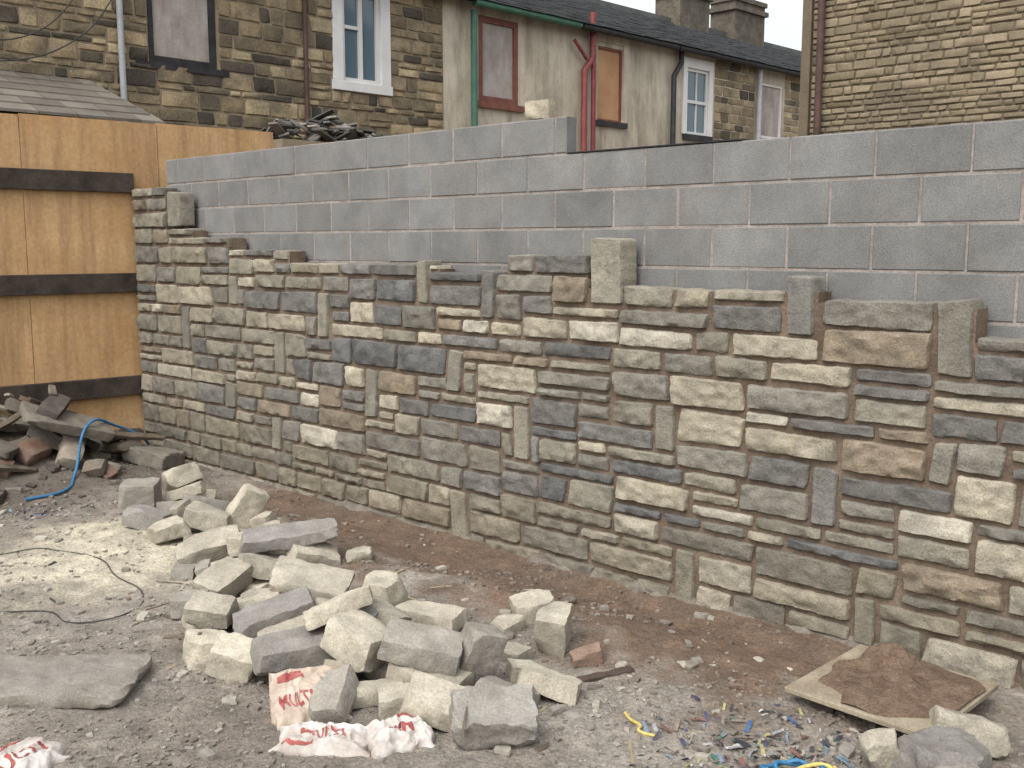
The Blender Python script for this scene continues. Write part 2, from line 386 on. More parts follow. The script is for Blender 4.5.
def settle(mb,x,y,L,Wd,H,yaw,col,seed,extra=(0,0),res=.028,maxt=.32,pct=72,**kw):
    c,s_=math.cos(yaw),math.sin(yaw); pts=[]
    for a in np.linspace(-.42,.42,6):
        for b in np.linspace(-.42,.42,5):
            px=a*L;py=b*Wd; pts.append((px,py,hm(x+c*px-s_*py,y+s_*px+c*py)))
    pts=np.array(pts); A=np.c_[pts[:,0],pts[:,1],np.ones(len(pts))]; w=np.ones(len(pts))
    for _ in range(6):
        sol=np.linalg.lstsq(A*w[:,None],pts[:,2]*w,rcond=None)[0]; r=pts[:,2]-A@sol; w=np.where(r>0,2.5,.5)
    gx=max(-maxt,min(maxt,sol[0]+extra[0])); gy=max(-maxt,min(maxt,sol[1]+extra[1]))
    off=np.percentile(pts[:,2]-gx*pts[:,0]-gy*pts[:,1],pct)
    nrm=Vector((-gx,-gy,1)).normalized(); ax=Vector((1,0,gx)).normalized(); ay=nrm.cross(ax)
    V,fs=rock(L,Wd,H,seed,res=res,**kw)
    ctr=Vector((0,0,off))+nrm*(H/2-.008)
    out=[]
    for v in V:
        p=ctr+ax*v[0]+ay*v[1]+nrm*v[2]; out.append((x+c*p.x-s_*p.y,y+s_*p.x+c*p.y,p.z))
    mb.add(out,fs,col)
    rad=int(math.hypot(L,Wd)/2/HR)+1; ci=int((x-HX0)/HR); cj=int((y-HY0)/HR)
    for j in range(max(0,cj-rad),min(HNY,cj+rad+1)):
        for i in range(max(0,ci-rad),min(HNX,ci+rad+1)):
            dx=HX0+i*HR-x;dy=HY0+j*HR-y; lx=c*dx+s_*dy; ly=-s_*dx+c*dy
            if abs(lx)<L*.47 and abs(ly)<Wd*.47:
                z=off+gx*lx+gy*ly+H/nrm.z*.94
                if z>HM[j,i]: HM[j,i]=z
RP=[((.40,.37,.305),6),((.345,.32,.265),5),((.27,.255,.225),3),((.46,.425,.35),4),((.23,.22,.205),2)]
mb=MB(); q=random.Random(5); sd=1000
core=[(-2.5,7.5),(-2.25,7.0),(-2.0,6.7),(-1.75,6.2),(-1.55,5.8),(-1.35,5.4),(-1.15,5.1),(-.95,4.85),(-.75,4.65),(-.6,4.5)]
for k in range(42):
    a=core[q.randrange(len(core))]; sd+=1
    settle(mb,a[0]+q.gauss(0,.16),a[1]+q.gauss(0,.18),q.uniform(.14,.32),q.uniform(.1,.18),q.uniform(.06,.1),q.uniform(0,3.14),pick(RP,q),sd)
S_=[(-2.79,7.51,.28,.22,.2,10),(-2.53,7.74,.27,.2,.16,30),(-2.46,6.76,.32,.2,.13,-10),(-2.24,6.52,.24,.18,.13,30),(-2.03,6.58,.3,.2,.14,10),
(-2.13,7.06,.46,.2,.11,20),(-1.88,6.18,.4,.22,.12,15),(-1.60,5.51,.3,.2,.13,50),(-1.52,6.06,.42,.22,.12,-5),(-1.21,5.95,.3,.2,.12,30),(-1.34,5.98,.58,.24,.08,10),
(-1.41,5.65,.34,.2,.11,15),(-1.42,5.05,.52,.22,.10,25),(-1.08,5.29,.42,.26,.12,5),(-1.69,5.19,.18,.14,.12,0),(-1.16,4.83,.42,.24,.11,20),
(-.67,5.20,.2,.2,.22,60),(-.42,5.06,.36,.22,.09,-30),(-.86,4.91,.3,.2,.11,15),(-.99,4.70,.46,.24,.06,20),(-1.50,4.9,.22,.16,.11,0),(-1.44,4.6,.2,.16,.15,20),
(-1.28,4.49,.22,.18,.15,0),(-.97,4.46,.42,.22,.13,22),(-.71,4.42,.28,.22,.16,-35),(-.66,4.74,.28,.2,.10,-20),(-.80,4.60,.34,.22,.09,10),
(-.46,4.08,.2,.15,.1,10),(-.37,4.30,.36,.24,.12,-14),(-.41,4.32,.36,.22,.11,-5),(-.17,4.35,.17,.15,.2,30),(-.25,3.98,.42,.22,.09,5),(-.03,4.12,.26,.16,.08,-20),(-.07,3.82,.34,.24,.15,12),
(.04,4.45,.13,.1,.08,20),(.15,4.24,.28,.17,.1,-10),(.2,4.74,.19,.16,.21,70),(.12,5.12,.22,.18,.12,20),(.35,4.57,.15,.1,.07,10),(-.2,4.8,.12,.09,.07,5),(-.92,6.0,.16,.12,.07,0),(-.02,4.95,.15,.12,.08,50),(.0,4.65,.17,.12,.07,-30),(-.25,4.62,.2,.14,.08,15),
(1.59,3.6,.33,.24,.14,15),(1.78,3.8,.28,.2,.13,-5),(1.41,3.64,.12,.1,.13,0),(1.56,3.4,.3,.2,.1,30),
(-3.2,8.95,.5,.3,.16,-25),(-3.4,8.5,.16,.12,.09,0)]
for x,y,L,Wd,H,yw in S_:
    sd+=1; col=pick(RP,q)
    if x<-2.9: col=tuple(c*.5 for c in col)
    if abs(x-.35)<.01: col=(.22,.155,.12)
    big=abs(x+.07)<.01
    if big: col=(.26,.25,.225)
    if x>1.3: col=tuple(c*.75 for c in col)
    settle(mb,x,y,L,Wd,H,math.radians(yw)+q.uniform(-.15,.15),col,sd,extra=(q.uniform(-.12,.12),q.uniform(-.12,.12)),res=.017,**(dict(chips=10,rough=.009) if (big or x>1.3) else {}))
V,fs=rock(.19,.17,.36,4242,res=.018); E=Euler((.15,.55,.5)).to_matrix(); bz=hm(-1.78,6.65)
mb.add([tuple(E@Vector(v)+Vector((-1.80,6.72,bz+.13))) for v in V],fs,(.43,.395,.325))
mb.obj('rubble_stone_pile',M['rubble'],smooth=30,recalc=False)
# dark demolition heap against the fence
mb=MB(); HP2=[((.12,.105,.085),4),((.08,.07,.06),4),((.17,.145,.115),3),((.15,.09,.065),1.2),((.05,.045,.04),3),((.24,.21,.17),1)]
for k in range(120):
    a=q.uniform(.1,3.3); f=abs(q.gauss(0,.55))+.15; p_=P(K,a,f,0); s=.05+.22*q.random()**1.8; sd+=1
    if wall_dist(p_[0],p_[1])<.35: continue
    settle(mb,p_[0],p_[1],s*q.uniform(1,2.2),s*q.uniform(.7,1.1),s*q.uniform(.35,.7),q.uniform(0,3.1),pick(HP2,q),sd,res=.03,maxt=.6,chips=7)
for k in range(10):
    a=q.uniform(.4,3.0); f=q.uniform(.2,.9); p_=P(K,a,f,0); sd+=1
    settle(mb,p_[0],p_[1],q.uniform(.5,1.0),.07,.035,q.uniform(.2,1.2),(.09,.07,.05),sd,res=.05,maxt=.5,chips=0)
settle(mb,-3.80,8.62,.75,.38,.09,.66,(.16,.145,.12),999,res=.02)
mb.obj('demolition_debris_heap',M['rubble'],smooth=32,recalc=False)
mb=MB(); settle(mb,-2.05,4.28,.82,.46,.075,math.radians(3),(.225,.21,.185),77,res=.017,jit=.06,rough=.006); mb.obj('stone_slab',M['rubble'],smooth=32,recalc=False)
# medium and small debris
mb=MB()
zones=[(-4.6,-3.0,7.2,9.0,150),(-3.2,-.2,3.6,7.6,190),(.3,1.6,3.3,4.6,80),(-.6,1.2,4.0,5.6,90),(-3.6,-1.8,5.5,8.0,70),(-2.6,2.2,2.9,3.8,60),(-.5,.6,3.6,5.2,60)]
GP=[((.30,.275,.23),4),((.235,.215,.185),5),((.38,.35,.29),2),((.17,.145,.12),3),((.2,.145,.115),.6)]
for x0,x1,y0,y1,n in zones:
    for k in range(n):
        x,y=q.uniform(x0,x1),q.uniform(y0,y1)
        if wall_dist(x,y)<.12 or fence_dist(x,y)<.1: continue
        if hm(x,y)-gh(x,y)>.02: continue
        s=.012+.05*q.random()**2.8; sd+=1
        c=pick(GP,q)
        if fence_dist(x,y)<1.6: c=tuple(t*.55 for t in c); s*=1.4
        V,fs=rock(s*q.uniform(1,1.8),s*q.uniform(.8,1.2),s*q.uniform(.4,.8),sd,res=s*.4,rough=s*.08,jit=.3,rnd=8,chips=6)
        yw=q.uniform(0,6.28); z=hm(x,y)+s*.1; cc,ss=math.cos(yw),math.sin(yw)
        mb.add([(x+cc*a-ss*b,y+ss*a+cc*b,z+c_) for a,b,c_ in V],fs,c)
cube=[(0,1,3,2),(4,6,7,5),(0,4,5,1),(2,3,7,6),(0,2,6,4),(1,5,7,3)]
for k in range(24000):
    y=2.9+6.2*q.random()**1.5; x=q.uniform(-.56*y-.1,.56*y)
    w=wall_dist(x,y)
    if w<.05 or fence_dist(x,y)<.05: continue
    if nz3((x*1.8,y*1.8,77))<-.3+.5*q.random(): continue
    s=.003+.011*q.random()**3.2
    g_=gcol(x,y); kk=q.uniform(.55,1.4); c=tuple(.6*v*kk+.4*t for v,t in zip(g_,pick(GP,q,.25)))
    z=gh(x,y)+s*.2; yw=q.uniform(0,3.14);cc,ss=math.cos(yw),math.sin(yw)
    vs=[]
    for a in(-1,1):
        for b in(-1,1):
            for d in(-1,1):
                px,py,pz=a*s*q.uniform(.5,1.4),b*s*q.uniform(.5,1.1),d*s*q.uniform(.4,.8); vs.append((x+cc*px-ss*py,y+ss*px+cc*py,z+pz))
    mb.add(vs,cube,c)
mb.obj('gravel_and_debris',M['gravel'],recalc=False)
mb=MB()
for k in range(46):
    x=q.uniform(-2.8,1.6); y=q.uniform(3.3,6.2)
    if wall_dist(x,y)<.3 or hm(x,y)-gh(x,y)>.02: continue
    sd+=1; settle(mb,x,y,q.uniform(.06,.26),q.uniform(.008,.025),q.uniform(.006,.014),q.uniform(0,3.1),pick([((.12,.095,.07),3),((.28,.23,.16),1.5),((.05,.045,.04),1)],q),sd,res=.02,maxt=.25,chips=0,rough=.002)
settle(mb,.42,4.42,.28,.05,.018,.15,(.07,.05,.04),3001,res=.02,chips=0,rough=.003)
mb.obj('timber_splinters',M['gravel'],recalc=False)
# ------------------------------------------------------------------ mortar board with heap of wet mortar
bd=empty('mortar_mixing_board'); mb=MB()
BO=((1.16,4.15),(.715,.699),(.699,-.715)); 
zb=.085
mb.box(BO,0,.68,0,.63,zb-.022,zb); mb.obj('board',M['board'],bd,bevel=.003)
mb=MB(); mb.box(BO,.05,.6,.1,.2,-.03,zb-.024); mb.box(BO,.05,.6,.42,.52,-.03,zb-.024); mb.obj('bearers',M['rail'],bd)
mb=MB(); n=70; V=[];fs=[]
for j in range(n+1):
    for i in range(n+1):
        a=.02+.64*i/n;b=.04+.58*j/n
        d=math.hypot((a-.36)/.34,(b-.33)/.30)+.28*nz3((a*6,b*6,4)); d2=math.hypot((a-.56)/.12,(b-.2)/.13)
        h=.03*max(0,1-d)**.5*(1+1.2*nz3((a*9,b*9,2)))+.018*nz3((a*26,b*26,5))*max(0,1-d)+.09*max(0,1-d2)**.8*(1+.7*nz3((a*22,b*22,9)))+ (.004 if d<1.0 else -.006)
        V.append(P(BO,a,b,zb+h))
for j in range(n):
    for i in range(n): o=j*(n+1)+i; fs.append((o,o+1,o+n+2,o+n+1))
mb.add(V,fs); mb.obj('mortar_heap',M['soil'],bd,smooth=0)
# ------------------------------------------------------------------ litter
mb=MB(); cols=[(.05,.1,.22),(.05,.15,.11),(.3,.27,.12),(.42,.42,.4),(.04,.04,.05),(.04,.04,.05),(.28,.28,.29),(.2,.1,.08),(.16,.22,.28),(.46,.44,.4),(.06,.06,.1),(.18,.15,.12),(.22,.18,.14),(.1,.09,.08),(.2,.18,.15)]
for k in range(460):
    x=.95+q.gauss(0,.26); y=3.76+q.gauss(0,.2)
    if q.random()<.2: x,y=-3.5+q.gauss(0,.17),7.4+q.gauss(0,.17)
    s=q.uniform(.004,.018); z=hm(x,y)+q.uniform(.002,.012); E=Euler((q.uniform(-.7,.7),q.uniform(-.7,.7),q.uniform(0,6))).to_matrix()
    l=q.uniform(.5,2.8)
    vs=[Vector(p) for p in ((-s*l,-s*.5,0),(0,-s*.6,s*.4),(s*l,-s*.4,0),(s*l,s*.5,.0),(0,s*.4,s*.3),(-s*l,s*.6,s*.1))]
    vs=[tuple(E@v+Vector((x,y,z))) for v in vs]; mb.add(vs,[(0,1,4,5),(1,2,3,4)],q.choice(cols))
mb.obj('litter_scraps',M['trash'])
pts=[]
for k in range(15):
    t=k*.75; pts.append((1.0+.1*math.cos(t)+k*.006,3.56+.055*math.sin(t),gh(1.02,3.5)+.03+.012*math.sin(k*1.7)))
tube('coiled_blue_hose',pts,.008,M['hose'],smoothc=True)
tube('yellow_strap',[(1.10+.09*math.cos(k*.8),3.52+.05*math.sin(k*.8+.5),gh(1.1,3.47)+.04+.012*math.sin(k)) for k in range(9)],.008,M['yellow'],smoothc=True)
tube('yellow_strap',[(x,y,hm(x,y)+.008) for x,y in ((.47,4.03),(.49,3.97),(.52,3.93),(.51,3.88),(.57,3.85))],.007,M['yellow'],smoothc=True)
tube('blue_hose',[(x,y,hm(x,y)+dz) for x,y,dz in ((-3.32,9.25,.12),(-3.36,9.1,.06),(-3.5,8.95,.03),(-3.6,8.6,.03),(-3.62,8.3,.03),(-3.56,7.95,.02),(-3.75,7.7,.02))],.012,M['hose'],smoothc=True)
tube('black_cable',[(x,y,hm(x,y)+.005) for x,y in ((-3.5,6.3),(-3.2,6.2),(-3.0,6.28),(-2.83,6.22),(-2.55,6.12),(-2.35,5.86),(-2.1,5.6),(-2.06,5.25),(-2.28,5.12),(-2.5,5.3),(-2.77,5.3),(-3.1,5.4))],.0035,M['cable'],smoothc=True)
# ------------------------------------------------------------------ cement bags
def bag(x0,y0,L,Wd,H,yaw,seed,texts,mat,tilt=0,cr=.7):
    e=empty('cement_bag'); c,s_=math.cos(yaw),math.sin(yaw)
    base=gh(x0,y0)+.0
    def pt(u,v,off=0):
        w=(1-abs(u)**6)*(1-abs(v)**5)
        x=u*L/2*(1+.2*nz3((v*1.7,seed,2)))+.03*nz3((u*2,v*2,seed)); y=v*Wd/2*(1+.3*nz3((u*1.9,seed,6)))+.02*nz3((u*3,v*3,seed+5))
        fold=1-abs(nz3((u*1.7+seed,v*1.5,seed)))*2.2; fold2=1-abs(nz3((u*4.5+seed,v*4,seed+9)))*2.4
        z=H*w*(.55+.45*fold)+.016*cr*fold2*w+.004+.007*cr*abs(nz3((u*12,v*12,seed)))+tilt*(v+1)*.5*Wd
        return (x0+c*x-s_*y,y0+s_*x+c*y,base+z+off)
    mb=MB(); nu,nv=70,50
    V=[pt(-1+2*i/nu,-1+2*j/nv) for j in range(nv+1) for i in range(nu+1)]
    V+=[(v[0],v[1],base-.03) for v in V]
    o2=(nu+1)*(nv+1)
    fs=[(j*(nu+1)+i,j*(nu+1)+i+1,(j+1)*(nu+1)+i+1,(j+1)*(nu+1)+i) for j in range(nv) for i in range(nu)]
    rim=[i for i in range(nu+1)]+[j*(nu+1)+nu for j in range(1,nv+1)]+[nv*(nu+1)+i for i in range(nu-1,-1,-1)]+[j*(nu+1) for j in range(nv-1,0,-1)]
    for a,b in zip(rim,rim[1:]+rim[:1]): fs.append((a,a+o2,b+o2,b))
    mb.add(V,fs); mb.obj('paper_sack',mat,e,smooth=28)
    mb=MB()
    for (u0,u1,v0,v1) in texts[1]:
        n=50;m_=10
        V=[pt(u0+(u1-u0)*i/n,v0+(v1-v0)*j/m_,.003) for j in range(m_+1) for i in range(n+1)]
        mb.add(V,[(j*(n+1)+i,j*(n+1)+i+1,(j+1)*(n+1)+i+1,(j+1)*(n+1)+i) for j in range(m_) for i in range(n)])
    import bmesh
    for (txt,u0,v0,uw,vh) in texts[0]:
        cu=bpy.data.curves.new('t','FONT'); cu.body=txt; cu.resolution_u=3; cu.offset=.015
        ob=bpy.data.objects.new('t',cu); bpy.context.scene.collection.objects.link(ob)
        bpy.context.view_layer.update(); me=bpy.data.meshes.new_from_object(ob.evaluated_get(bpy.context.evaluated_depsgraph_get()))
        bm=bmesh.new(); bm.from_mesh(me); bmesh.ops.triangulate(bm,faces=bm.faces)
        for _ in range(4):
            bmesh.ops.subdivide_edges(bm,edges=[e_ for e_ in bm.edges if e_.calc_length()>.08],cuts=1); bmesh.ops.triangulate(bm,faces=bm.faces)
        vx=[v.co.x for v in bm.verts]; vy=[v.co.y for v in bm.verts]; w=max(vx)-min(vx); h=max(vy)-min(vy)
        V=[pt(u0+(v.co.x-min(vx))/w*uw,v0+(v.co.y-min(vy))/h*vh,.004) for v in bm.verts]
        bm.verts.index_update(); mb.add(V,[tuple(vv.index for vv in f.verts) for f in bm.faces]); bm.free(); bpy.data.objects.remove(ob)
    mb.obj('printing',M['redink'],e,recalc=False)
bag(-.85,4.10,.32,.25,.04,.35,3,([('MULTICEM',-.8,-.6,1.5,.42)],[(-.85,-.1,.35,.6)]),M['paper'],tilt=.55,cr=.5)
bag(-.74,3.80,.36,.19,.04,-.1,8,([('MULTI',-.5,-.3,1.0,.55)],[(-.8,-.2,-.8,-.65)]),M['paperw'],tilt=.1)
bag(-.44,3.81,.25,.18,.045,.4,12,([('CEM',-.4,-.3,.8,.5)],[(.1,.7,.5,.7)]),M['paperw'],tilt=.2)
bag(-1.87,3.60,.36,.24,.045,1.0,15,([('MULTI',-.7,-.5,1.3,.55)],[(-.8,.5,.5,.65)]),M['paperw'],cr=.5)
# ------------------------------------------------------------------ timber fence
fn=empty('plywood_fence'); mb=MB()
a=-1.5; k=0
while a<6:
    zt=3.06+.015*((k*7)%3)-(.02*a); nn=.004*((k*5)%3)
    mb.box(K,a+.004,a+1.216,-.018+nn,nn,.05,zt); a+=1.22; k+=1
mb.obj('sheets',M['ply'],fn)
mb=MB()
for z in (.63,1.60,2.52): mb.box(K,-.02,6,.012,.062,z-.09,z+.09)
mb.obj('rails',M['rail'],fn,bevel=.006)
mb=MB()
for a in (2.5,4.9): mb.box(K,a,a+.1,-.12,-.02,0,2.9)
mb.obj('posts',M['rail'],fn)
# ------------------------------------------------------------------ terrace houses
HP=[((.23,.185,.125),3),((.3,.24,.16),4),((.175,.145,.1),3),((.085,.075,.06),2),((.36,.3,.2),2)]
def window(parent,fr,a0,a1,z0,z1,frame,pane,fw=.06,kind='sash',rec=.1):
    mb=MB(); 
    mb.box(fr,a0,a1,-rec-.02,-rec+.04,z0,z0+fw);mb.box(fr,a0,a1,-rec-.02,-rec+.04,z1-fw,z1)
    mb.box(fr,a0,a0+fw,-rec-.02,-rec+.04,z0+fw,z1-fw);mb.box(fr,a1-fw,a1,-rec-.02,-rec+.04,z0+fw,z1-fw)
    if kind=='case':
        m_=(a0+a1)/2; mb.box(fr,m_-.035,m_+.035,-rec-.02,-rec+.042,z0+fw,z1-fw)
        mb.box(fr,a0+fw,m_-.035,-rec-.02,-rec+.038,z1-.55,z1-.5)
    if kind=='sash': 
        mz=(z0+z1)/2; mb.box(fr,a0+fw,a1-fw,-rec-.02,-rec+.042,mz-.03,mz+.03); m_=(a0+a1)/2; mb.box(fr,m_-.015,m_+.015,-rec-.02,-rec+.03,z0+fw,z1-fw)
    mb.obj('window_frame',frame,parent)
    mb=MB(); mb.box(fr,a0+fw*.5,a1-fw*.5,-rec-.015,-rec+.004,z0+fw*.5,z1-fw*.5); mb.obj('window_pane',pane,parent)
def facade(parent,fr,rect,holes,mat,th=.3):
    mb=MB()
    for c in cells(rect,holes): mb.box(fr,c[0],c[1],-th,0,c[2],c[3])
    return mb.obj('walls',mat,parent)
def stonework(name,parent,fr,rect,holes,mat,u,hs,ls,pal,seed,prot=(.008,.025),gap=.02,res=.08,match=.6,rough=.7,z0=None):
    rr=random.Random(seed); a0,a1,z0,z1=rect
    def mask(a,z): return not any(h[0]<a<h[1] and h[2]<z<h[3] for h in holes)
    st=pack(a0,a1,z0,z1,u,mask,[],hs,ls,rr,match=match); mb=MB()
    for i,(x0,x1,y0,y1,_) in enumerate(st):
        stone(mb,fr,x0,x1,y0,y1,gap,rr.uniform(*prot),.02,res,pick(pal,rr,.2),i+seed*10,rough=rough)
    mb.obj(name,mat,parent,smooth=40,recalc=False)
ZE=5.9
h1=empty('terraced_house')
holes=[(-6.22,-5.25,4.28,5.75),(-3.40,-2.34,4.24,5.82),(-6.25,-5.35,1.3,3.42)]
facade(h1,F,(-10,-1.26,0,ZE),holes,M['hmortar'])
stonework('rubble_masonry',h1,F,(-10,-1.26,2.6,ZE),holes,M['house'],.045,[2,3,3,4,5],(4,12),HP,3,res=.06,prot=(.01,.035),gap=.025,rough=1.2)
mb=MB(); mb.box(F,-6.4,-5.1,-.06,.03,4.20,4.28); mb.box(F,-6.4,-5.1,-.1,.02,5.752,5.9); mb.box(F,-6.3,-5.3,-.2,.03,3.42,3.52); mb.obj('sills',M['dark'],h1)
window(h1,F,-6.22,-5.25,4.28,5.75,M['dark'],M['boardg'],fw=.09,kind='none',rec=.07)
mb=MB(); mb.box(F,-3.42,-2.32,-.1,.05,4.22,4.36); mb.box(F,-3.40,-3.22,-.12,.035,4.362,5.68); mb.box(F,-2.52,-2.34,-.12,.035,4.362,5.68); mb.box(F,-3.42,-2.32,-.12,.04,5.682,5.84); mb.obj('window_surround',M['white'],h1,bevel=.008)
window(h1,F,-3.218,-2.522,4.364,5.678,M['white'],M['glass'],kind='case',rec=.06)
tube('downpipe',[P(F,-6.61,.08,ZE),P(F,-6.61,.08,3.2)],.04,M['grey'],h1); tube('waste_pipe',[P(F,-3.9,.07,ZE),P(F,-3.9,.07,2.0)],.035,M['rust'],h1)
mb=MB(); mb.box(F,-6.2,-5.4,-.3,-.2,1.3,3.42); mb.obj('dark_doorway',M['interior'],h1)
h2=empty('terraced_house')
holes2=[(-.49,.44,4.33,5.72),(2.5,3.26,4.27,5.62)]
facade(h2,F,(-1.26,4.75,0,ZE),holes2,M['render'])
window(h2,F,-.49,.44,4.33,5.72,M['redbrown'],M['boardg'],fw=.1,kind='none',rec=.04)
window(h2,F,2.5,3.26,4.27,5.62,M['redbrown'],M['boardo'],fw=.04,kind='none',rec=.06)
mb=MB(); mb.box(F,-.6,.55,-.1,.06,4.23,4.328); mb.obj('window_sill',M['redbrown'],h2)
mb=MB(); mb.box(F,2.4,3.36,-.1,.06,4.17,4.268); mb.obj('window_sill',M['dark'],h2)
mb=MB(); mb.box(F,3.262,3.38,-.1,.03,4.27,5.7); mb.box(F,2.38,2.498,-.1,.03,4.27,5.7); mb.box(F,2.38,3.38,-.1,.033,5.702,5.84); mb.obj('stone_jambs',M['render'],h2)
tube('downpipe',[P(F,-.67,.1,5.75),P(F,-.67,.1,2.2)],.055,M['green'],h2)
tube('gutter',[P(F,-.75,.22,ZE-.06),P(F,1.8,.22,ZE-.06)],.06,M['green'],h2)
tube('gutter',[P(F,1.85,.22,ZE-.06),P(F,4.7,.22,ZE-.06)],.06,M['dark'],h2)
tube('red_soil_pipe',[P(F,2.28,.1,6.15),P(F,2.28,.1,5.35),P(F,2.05,.1,5.1),P(F,2.05,.1,2.2)],.06,M['redpipe'],h2)
tube('red_downpipe',[P(F,2.28,.12,5.3),P(F,2.28,.12,2.2)],.045,M['redpipe'],h2)
tube('red_branch_pipe',[P(F,1.75,.12,5.6),P(F,2.1,.12,5.3)],.035,M['redpipe'],h2)
h3=empty('terraced_house')
holes3=[(5.31,6.08,4.22,5.55),(8.0,9.0,4.35,5.55),(12,13,4.3,5.6)]
facade(h3,F,(4.75,18,0,ZE-.003),holes3,M['render'])
stonework('rubble_masonry',h3,F,(6.3,7.85,3.0,ZE-.05),[],M['house'],.05,[3,4],(5,11),HP,9,res=.1)
stonework('rubble_masonry',h3,F,(9.1,11.9,3.0,ZE-.05),[],M['house'],.05,[3,4],(5,11),HP,19,res=.1)
window(h3,F,5.31,6.08,4.22,5.55,M['white'],M['glass'],kind='sash',rec=.05)
window(h3,F,8.0,9.0,4.35,5.55,M['white'],M['boardg'],kind='none',rec=.05,fw=.05)
window(h3,F,12,13,4.3,5.6,M['white'],M['glass'],kind='sash',rec=.05)
mb=MB(); mb.box(F,5.2,6.2,-.05,.07,4.1,4.218); mb.obj('window_sill',M['dark'],h3)
mb=MB(); mb.box(F,5.17,5.308,-.1,.03,4.22,5.55); mb.box(F,6.082,6.22,-.1,.03,4.22,5.55); mb.box(F,5.17,6.22,-.1,.033,5.552,5.75); mb.obj('window_surround',M['white'],h3)
tube('downpipe',[P(F,4.99,.1,6.0),P(F,4.99,.1,5.6),P(F,4.75,.1,5.3),P(F,4.75,.1,2)],.055,M['dark'],h3)
tube('downpipe',[P(F,7.9,.1,5.9),P(F,7.9,.1,2)],.055,M['grey'],h3)
tube('gutter',[P(F,4.75,.22,ZE-.06),P(F,18,.22,ZE-.06)],.06,M['dark'],h3)
def roof(parent,a0,a1,seed):
    rr=random.Random(seed); mb=MB(); rows=20; ZR=7.72; dp=4.0
    for r_ in range(rows):
        n0=.3-(dp+.3)*r_/rows; n1=.3-(dp+.3)*(r_+1.25)/rows
        z0=ZE-.02+(ZR-ZE)*r_/rows; z1=ZE-.02+(ZR-ZE)*(r_+1.25)/rows-.03
        a=a0-(.15 if r_%2 else 0)
        while a<a1:
            b=min(a+.3,a1); aa=max(a,a0); k=rr.uniform(.75,1.25); c=(.075*k,.077*k,.082*k); dz=rr.uniform(0,.012)
            mb.add([P(F,aa+.003,n0,z0+dz),P(F,b-.003,n0,z0+dz),P(F,b-.003,n1,z1),P(F,aa+.003,n1,z1),P(F,aa+.003,n0,z0+dz+.02),P(F,b-.003,n0,z0+dz+.02),P(F,b-.003,n1,z1+.012),P(F,aa+.003,n1,z1+.012)],[(0,1,5,4),(4,5,6,7),(0,3,2,1),(0,4,7,3),(1,2,6,5)],c)
            a+=.3
    mb.add([P(F,a0,.25,ZE-.07),P(F,a1,.25,ZE-.07),P(F,a1,-4,ZR-.06),P(F,a0,-4,ZR-.06),P(F,a1,-8,ZE-.05),P(F,a0,-8,ZE-.05)],[(0,1,2,3),(3,2,4,5)],(.07,.07,.08))
    mb.box(F,a0,a1,-4.12,-3.88,ZR-.05,ZR+.07,(.1,.1,.1))
    mb.obj('roof',M['slate'],parent,recalc=False)
    mb=MB(); mb.box(F,a0,a1,-8,-7.7,0,ZE-.08); mb.obj('rear_wall',M['render'],parent)
roof(h1,-10,-1.26,1); roof(h2,-1.26,4.75,2); roof(h3,4.75,18,3)
cm=surf('chimney_stone',(.08,.07,.055),(.15,.13,.1),scale=4,bump=.8,bscale=12,bdist=.03)
def chimney(parent,q0,q1):
    mb=MB(); mb.box(F,q0,q1,-4.4,-3.6,6.8,8.6); mb.box(F,q0-.08,q1+.08,-4.48,-3.52,8.35,8.47); mb.box(F,q0-.05,q1+.05,-4.45,-3.55,8.6,8.72)
    mb.obj('chimney_stack',cm,parent)
    n=3
    for i in range(n):
        a=q0+(i+.5)*(q1-q0)/n; tube('chimney_pot',[P(F,a,-4,8.7),P(F,a,-4,9.0)],.11,M['redbrown'],parent)
chimney(h3,12.4,13.9); chimney(h3,9.9,11.2)
lt=empty('lean_to_outhouse'); mb=MB(); mb.box(F,-9.5,-6.95,0,1.3,0,3.3); mb.obj('walls',M['hmortar'],lt)
mb=MB(); rr=random.Random(4)
for r_ in range(6):
    n0=1.45-1.45*r_/6; n1=n0-.33; z0=3.33+.62*r_/6; z1=z0+.13; a=-9.6-(.2 if r_%2 else 0); ae=-6.75-.05*r_
    while a<ae-.12:
        b=min(a+rr.uniform(.3,.45),ae); k=rr.uniform(.7,1.2); c=(.17*k,.15*k,.125*k)
        mb.add([P(F,a,n0,z0),P(F,b-.01,n0,z0),P(F,b-.01,n1,z1),P(F,a,n1,z1),P(F,a,n0,z0+.03),P(F,b-.01,n0,z0+.03),P(F,b-.01,n1,z1+.02),P(F,a,n1,z1+.02)],[(0,1,5,4),(4,5,6,7),(0,3,2,1),(0,4,7,3),(1,2,6,5)],c); a=b
mb.obj('slate_roof',M['slate'],lt)
oh=empty('ruined_outhouse'); mb=MB(); mb.box(F,-5.1,-2.9,.02,1.3,0,3.3); mb.obj('walls',M['hmortar'],oh)
mb=MB()
for k in range(110):
    t=rr.random(); a=-4.9+1.9*t; n=rr.uniform(.1,1.25); zt=3.32+.38*(1-abs(t-.35)*1.3)*rr.random()
    L_,w_=rr.uniform(.15,.45),rr.uniform(.05,.22); E=Euler((rr.uniform(-.5,.5),rr.uniform(-.5,.5),rr.uniform(0,3))).to_matrix(); o=Vector(P(F,a,n,zt))
    kk=rr.choice([.05,.09,.15,.3]); mb.add([tuple(E@Vector((x*L_/2,y*w_/2,z*.012))+o) for x in(-1,1) for y in(-1,1) for z in(-1,1)],cube,(kk,kk*.93,kk*.85))
mb.obj('slates_and_laths',M['slate'],oh)
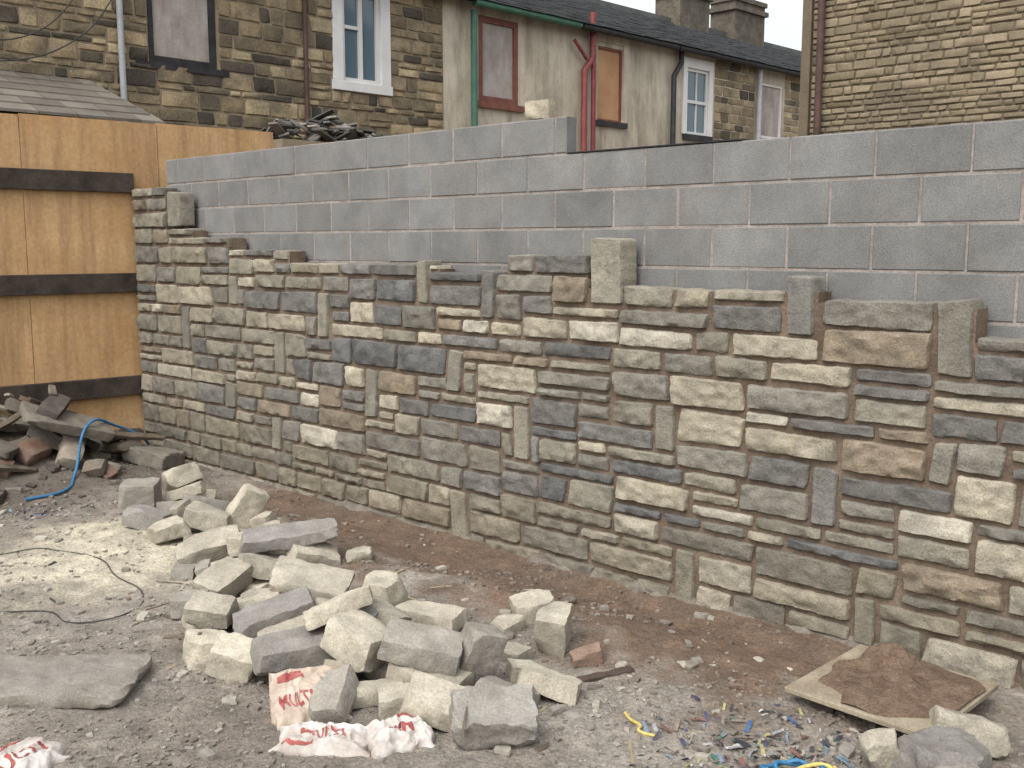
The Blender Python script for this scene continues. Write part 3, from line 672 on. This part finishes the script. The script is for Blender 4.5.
tube('overhead_cable',[P(F,-9,.2,4.1),P(F,-8.2,.35,4.0),P(F,-7.3,.4,4.35),P(F,-6.6,.3,5.2)],.009,M['cable'],smoothc=True)
tube('overhead_cable',[P(F,-9,.2,4.35),P(F,-7.9,.35,4.3),P(F,-6.9,.3,5.3)],.008,M['cable'],smoothc=True)
mb=MB(); mb.box(W,1.6,2.79,-.285,-.175,2.5,2.506); mb.obj('damp_proof_strip',M['dark'])
mb=MB(); V,fs=rock(.2,.1,.12,55,res=.02,chips=2)
mb.add([tuple(Vector(P(W,3.05+v[0],-.225+v[1],2.78+v[2]))) for v in V],fs,(.40,.365,.29)); mb.obj('coping_stone',M['rubble'],smooth=32)
# ------------------------------------------------------------------ stone house on the right
h4=empty('stone_house')
mb=MB(); mb.box(G,0,7,-6,-.001,0,6.2); mb.obj('walls',M['gmortar'],h4)
stonework('coursed_masonry',h4,G,(0,5,2.2,6.19),[],M['brick'],.03,[2,2,3],(3,9),[((.2,.165,.112),4),((.22,.18,.125),3),((.18,.148,.102),2),((.245,.2,.14),1)],8,res=.06,prot=(.008,.018),gap=.012,match=.93,rough=.9)
mb=MB(); mb.box(G,-.1,.0,-.15,.05,0,6.2); mb.obj('corner_quoin',M['gmortar'],h4)
tube('downpipe',[P(G,.13,.09,6.2),P(G,.13,.09,1.5)],.04,M['rust'],h4)
mb=MB(); V=[P(G,-.2,.3,6.15),P(G,7.2,.3,6.15),P(G,7.2,-3,8.2),P(G,-.2,-3,8.2),P(G,7.2,-6.3,6.15),P(G,-.2,-6.3,6.15)]; mb.add(V,[(0,1,2,3),(3,2,4,5),(0,3,5),(1,4,2)],(.08,.08,.085)); mb.obj('roof',M['slate'],h4)
# ------------------------------------------------------------------ light, sky, camera
sc=bpy.context.scene
el,az=math.radians(55),math.radians(-150)   # azimuth clockwise from +Y
wd=bpy.data.worlds.new('World'); sc.world=wd; wd.use_nodes=True; nt=wd.node_tree; nt.nodes.clear()
o=nt.nodes.new('ShaderNodeOutputWorld'); bg=nt.nodes.new('ShaderNodeBackground'); sky=nt.nodes.new('ShaderNodeTexSky')
sky.sky_type='NISHITA'; sky.sun_disc=False; sky.sun_elevation=el; sky.sun_rotation=az%(2*math.pi); sky.air_density=1.5; sky.dust_density=5; sky.ozone_density=1
hs=nt.nodes.new('ShaderNodeHueSaturation'); hs.inputs['Saturation'].default_value=.28; hs.inputs['Value'].default_value=2.0
nt.links.new(sky.outputs[0],hs.inputs['Color']); nt.links.new(hs.outputs[0],bg.inputs[0]); bg.inputs[1].default_value=.145; nt.links.new(bg.outputs[0],o.inputs[0])
sl=bpy.data.lights.new('sun','SUN'); sl.energy=.5; sl.angle=math.radians(20); sl.color=(1,.99,.975)
so=bpy.data.objects.new('sun',sl); sc.collection.objects.link(so)
dv=Vector((math.sin(az)*math.cos(el),math.cos(az)*math.cos(el),math.sin(el)))
so.rotation_euler=dv.to_track_quat('Z','Y').to_euler()
cd=bpy.data.cameras.new('camera'); cd.lens=36; cd.sensor_width=36; cd.clip_end=1500; cd.clip_start=.05
co=bpy.data.objects.new('camera',cd); sc.collection.objects.link(co); co.location=(0,0,1.95); co.rotation_euler=(math.radians(90-7.73),0,0); sc.camera=co
sc.view_settings.view_transform='Standard'; sc.view_settings.look='None'; sc.view_settings.exposure=0
